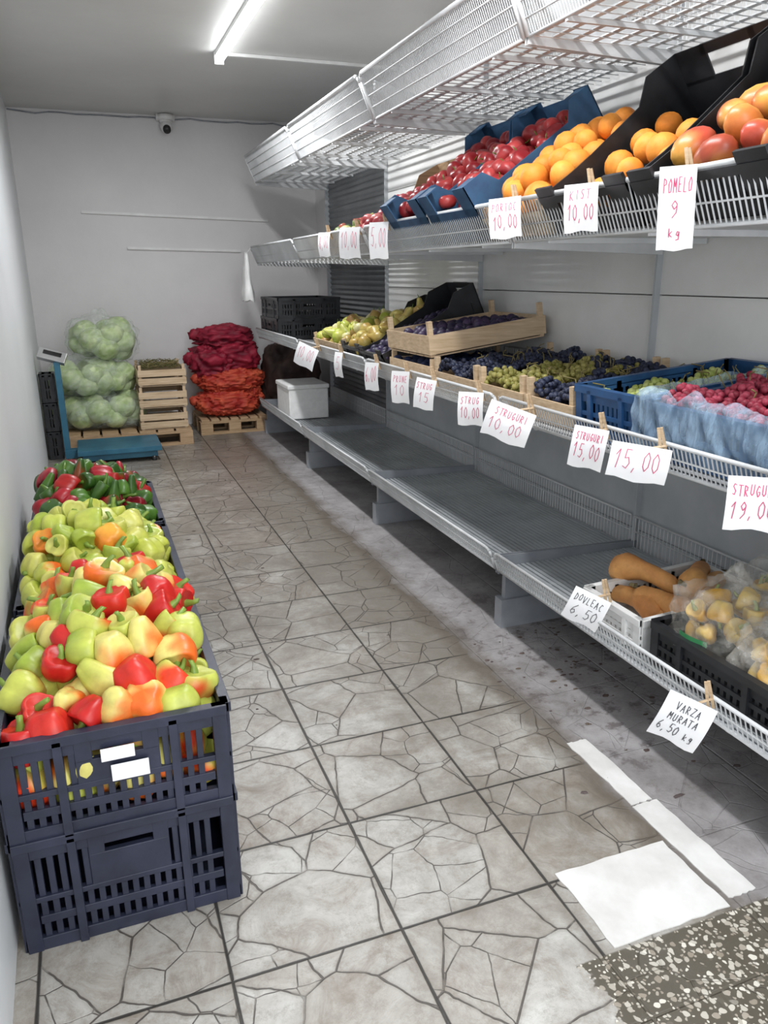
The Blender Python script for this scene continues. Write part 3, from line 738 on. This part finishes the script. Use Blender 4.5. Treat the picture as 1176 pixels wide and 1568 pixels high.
T = TR(1.335, 1.70, zu, 35); mb = MB(); mb.M = T; fruit_tray(mb, .58, .395, .20, .12); mb.build('fruit_tray', [M_black])
mb = MB(); pile(mb, ORANGE, .46, .38, .058, dome(.01, .4, .5), .09, 1, OC, T, margin=.6, jit=.2, x0=.02, skip=.12); mb.build('orange_pile', [M_matte])
T = TR(1.335, 1.26, zu, 35); mb = MB(); mb.M = T; fruit_tray(mb, .58, .42, .20, .12); mb.build('fruit_tray', [M_black])
mb = MB(); pile(mb, MANGO, .48, .41, .085, dome(.03, .4, .5), .10, 1, MC, T, margin=.6, jit=.15, x0=.02); mb.build('mango_pile', [M_skin])

# ------------------------------------------------------------------ hanging bag at rack end
mb = MB(); V = []; nu, nv = 18, 22
for i in range(nu):
    a = 2 * math.pi * i / nu
    for j in range(nv + 1):
        v = j / nv; r = .012 + .075 * v ** .7 * (1 + .5 * noise.noise(Vector((math.cos(a) * 2, math.sin(a) * 2, v * 3))))
        V.append((r * .55 * math.cos(a), r * math.sin(a), -.36 * v + .03 * noise.noise(Vector((a, v * 3, 0)))))
F = [(i * (nv + 1) + j, ((i + 1) % nu) * (nv + 1) + j, ((i + 1) % nu) * (nv + 1) + j + 1, i * (nv + 1) + j + 1) for i in range(nu) for j in range(nv)]
mb.add([(x + 1.225, y + 6.28, z + 1.42) for x, y, z in V], F, 0, smooth=True); mb.rod((1.235, 6.28, 1.42), (1.272, 6.29, 1.46), .003)
mb.build('hanging_plastic_bag', [M_whitepl])

# ------------------------------------------------------------------ price tags
G = {'0': [[(.3, 1), (.05, .7), (.08, .25), (.3, 0), (.52, .25), (.52, .75), (.3, 1)]], '1': [[(.1, .7), (.35, 1), (.3, 0)]],
 '5': [[(.55, 1), (.15, 1), (.1, .55), (.4, .6), (.55, .3), (.35, 0), (.05, .1)]], '6': [[(.5, 1), (.15, .6), (.05, .25), (.3, 0), (.52, .25), (.35, .5), (.1, .35)]],
 '9': [[(.5, .7), (.3, .5), (.1, .75), (.3, 1), (.5, .8), (.48, .3), (.2, 0)]], '8': [[(.3, .5), (.1, .75), (.3, 1), (.5, .75), (.3, .5), (.05, .25), (.3, 0), (.55, .25), (.3, .5)]],
 ',': [[(.2, .1), (.1, -.15)]], 'k': [[(.1, .7), (.1, 0)], [(.4, .45), (.12, .2), (.42, 0)]], 'g': [[(.4, .4), (.2, .45), (.1, .2), (.3, .1), (.4, .4), (.38, -.2), (.1, -.25)]],
 'P': [[(.1, 0), (.1, 1), (.45, .85), (.45, .6), (.1, .5)]], 'O': [[(.3, 1), (.05, .6), (.15, .05), (.45, .1), (.52, .7), (.3, 1)]], 'M': [[(.05, 0), (.12, 1), (.3, .4), (.5, 1), (.55, 0)]],
 'E': [[(.5, 1), (.1, 1), (.1, 0), (.5, 0)], [(.1, .5), (.4, .5)]], 'L': [[(.1, 1), (.1, 0), (.5, 0)]], 'S': [[(.5, .9), (.25, 1), (.1, .75), (.45, .35), (.3, 0), (.05, .1)]],
 'K': [[(.1, 1), (.1, 0)], [(.5, 1), (.12, .5), (.5, 0)]],
 'T': [[(.0, 1), (.6, 1)], [(.3, 1), (.3, 0)]], 'R': [[(.1, 0), (.1, 1), (.45, .85), (.4, .55), (.1, .5), (.5, 0)]], 'U': [[(.1, 1), (.1, .2), (.3, 0), (.5, .2), (.5, 1)]],
 'G': [[(.5, .85), (.3, 1), (.08, .5), (.3, 0), (.52, .2), (.52, .45), (.3, .45)]], 'I': [[(.3, 1), (.3, 0)]], 'V': [[(.05, 1), (.3, 0), (.55, 1)]], 'A': [[(.05, 0), (.3, 1), (.55, 0)], [(.15, .4), (.45, .4)]],
 'Z': [[(.05, 1), (.55, 1), (.05, 0), (.55, 0)]], 'D': [[(.1, 0), (.1, 1), (.5, .7), (.45, .2), (.1, 0)]], 'C': [[(.5, .9), (.25, 1), (.08, .5), (.3, 0), (.5, .1)]], 'N': [[(.1, 0), (.1, 1), (.5, 0), (.5, 1)]], ' ': []}
def tag(y, z, w, h, lines, yaw=35, ink=1, roll=0, xr=1.272, s=.86):
    w *= s; h *= .93
    mb = MB(); ya = math.radians(yaw)
    off = .5 * w * abs(math.sin(ya)) + .014
    y = y * (1 - off / xr * .9)
    n = Vector((-math.cos(ya), -math.sin(ya), 0)); u = Vector((math.sin(ya), -math.cos(ya), 0))
    Rm = Matrix.Rotation(math.radians(roll), 3, n)
    u2 = Rm @ u; v2 = Rm @ Vector((0, 0, 1))
    top = Vector((xr - off, y, z + .008))
    cr = R.uniform(-1, 1)
    def P(a, b, o=0):
        bend = .010 * math.sin(math.pi * min(1, max(0, -b / h))) + .10 * cr * (a / w) * (-b / h) * w + .06 * (a / w) ** 2 * w
        return tuple(top + u2 * a + v2 * b + n * (o + bend))
    V = []; nx, ny = 6, 8
    for i in range(nx + 1):
        for j in range(ny + 1):
            wob = .03 * w * math.sin(i * 1.3 + y * 9) * (j == ny)
            V.append(P(-w / 2 + w * i / nx, -h * j / ny + wob))
    F = [(i * (ny + 1) + j, i * (ny + 1) + j + 1, (i + 1) * (ny + 1) + j + 1, (i + 1) * (ny + 1) + j) for i in range(nx) for j in range(ny)]
    mb.add(V, F, 0, smooth=True)
    tot = sum(s_ for _, s_ in lines); yy = -h * .14
    for txt, s_ in lines:
        lh = h * .78 * s_ / tot; gh = lh * .66
        cw = min(gh * .62, w * .80 / max(1, len(txt))); x = -cw * len(txt) / 2 + R.uniform(-.03, .03) * w
        for ch in txt:
            jy = R.uniform(-.08, .08) * gh; sl = R.uniform(.0, .12)
            for st in G.get(ch, []):
                pts = [(x + (px + sl * py) * cw * 1.25, yy - gh + py * gh + jy) for px, py in st]
                for A, B in zip(pts[:-1], pts[1:]):
                    ln = math.hypot(B[0] - A[0], B[1] - A[1]); ns = max(1, int(ln / .008))
                    for q_ in range(ns):
                        ax, ay = A[0] + (B[0] - A[0]) * q_ / ns, A[1] + (B[1] - A[1]) * q_ / ns
                        bx_, by = A[0] + (B[0] - A[0]) * (q_ + 1) / ns, A[1] + (B[1] - A[1]) * (q_ + 1) / ns
                        d = Vector((bx_ - ax, by - ay))
                        if d.length < 1e-6: continue
                        d.normalize(); pn = Vector((-d.y, d.x)) * .0008; d = d * .0005
                        q = [(ax - d.x + pn.x, ay - d.y + pn.y), (bx_ + d.x + pn.x, by + d.y + pn.y), (bx_ + d.x - pn.x, by + d.y - pn.y), (ax - d.x - pn.x, ay - d.y - pn.y)]
                        mb.add([P(a, b, .0018) for a, b in q], [(0, 1, 2, 3)], ink)
            x += cw
        yy -= lh
    for sgn in (-1, 1):
        mb.rod((xr - .004 + sgn * .008, y, z - .025), (xr - .02 + sgn * .004, y + .005, z + .045), .005, 4, 3, smooth=False)
    mb.rod(tuple(top + Vector((0, 0, -.012))), (xr, y, z), .004, 4, 3, smooth=False)
    mb.build('price_tag', [M_paper, M_pink, M_blackink, M_wood])
tag(4.28, 1.455, .10, .13, [('8,00', 1)], 30); tag(3.84, 1.455, .13, .15, [('10,00', 1)], 40); tag(3.43, 1.455, .11, .16, [('5,00', 1)], 40)
tag(2.30, 1.458, .115, .125, [('PORTOC', .6), ('10,00', 1)], 45, roll=4); tag(1.89, 1.458, .10, .125, [('KIST', .6), ('10,00', 1)], 45, roll=3)
tag(1.52, 1.458, .088, .185, [('POMELO', .6), ('9', .7), ('kg', .5)], 50, roll=2)
tag(4.67, .85, .16, .14, [('10,00', 1)], 45, roll=-22); tag(4.08, .85, .09, .14, [('5', 1)], 15); tag(3.55, .85, .09, .14, [('6,00', 1)], 35)
tag(3.18, .85, .10, .145, [('PRUNE', .6), ('10', 1)], 40); tag(2.895, .85, .10, .13, [('STRUG', .6), ('15', 1)], 42, roll=-8); tag(2.50, .85, .105, .125, [('STRUG', .6), ('10,00', 1)], 45)
tag(2.19, .85, .17, .12, [('STRUGURI', .6), ('10,00', 1)], 50, roll=-18); tag(1.77, .85, .105, .12, [('STRUGURI', .5), ('15,00', 1)], 50, roll=-8)
tag(1.555, .85, .16, .095, [('15,00', 1)], 55, roll=-8); tag(1.19, .85, .125, .12, [('STRUGURI', .6), ('19,00', 1)], 50)
tag(1.77, .372, .125, .11, [('DOVLEAC', .6), ('6,50', 1)], 50, 2, roll=-22, xr=1.318); tag(1.29, .300, .13, .135, [('VARZA', .7), ('MURATA', .7), ('6,50 kg', 1)], 50, 2, roll=-20)

# ------------------------------------------------------------------ camera
cam = bpy.data.cameras.new('Camera'); co_ = bpy.data.objects.new('Camera', cam); S.collection.objects.link(co_)
Rw = Matrix(((.93613, .11168, -.33335, 0), (-.35143, .26958, -.89657, 0), (-.01026, .95645, .29162, 0), (0, 0, 0, 1)))
co_.matrix_world = Matrix.Translation((0, 0, 1.25)) @ Rw
cam.sensor_fit = 'HORIZONTAL'; cam.sensor_width = 36; cam.lens = 36.55; cam.clip_start = .02
S.camera = co_
S.view_settings.view_transform = 'Standard'
S.view_settings.exposure = 0.05
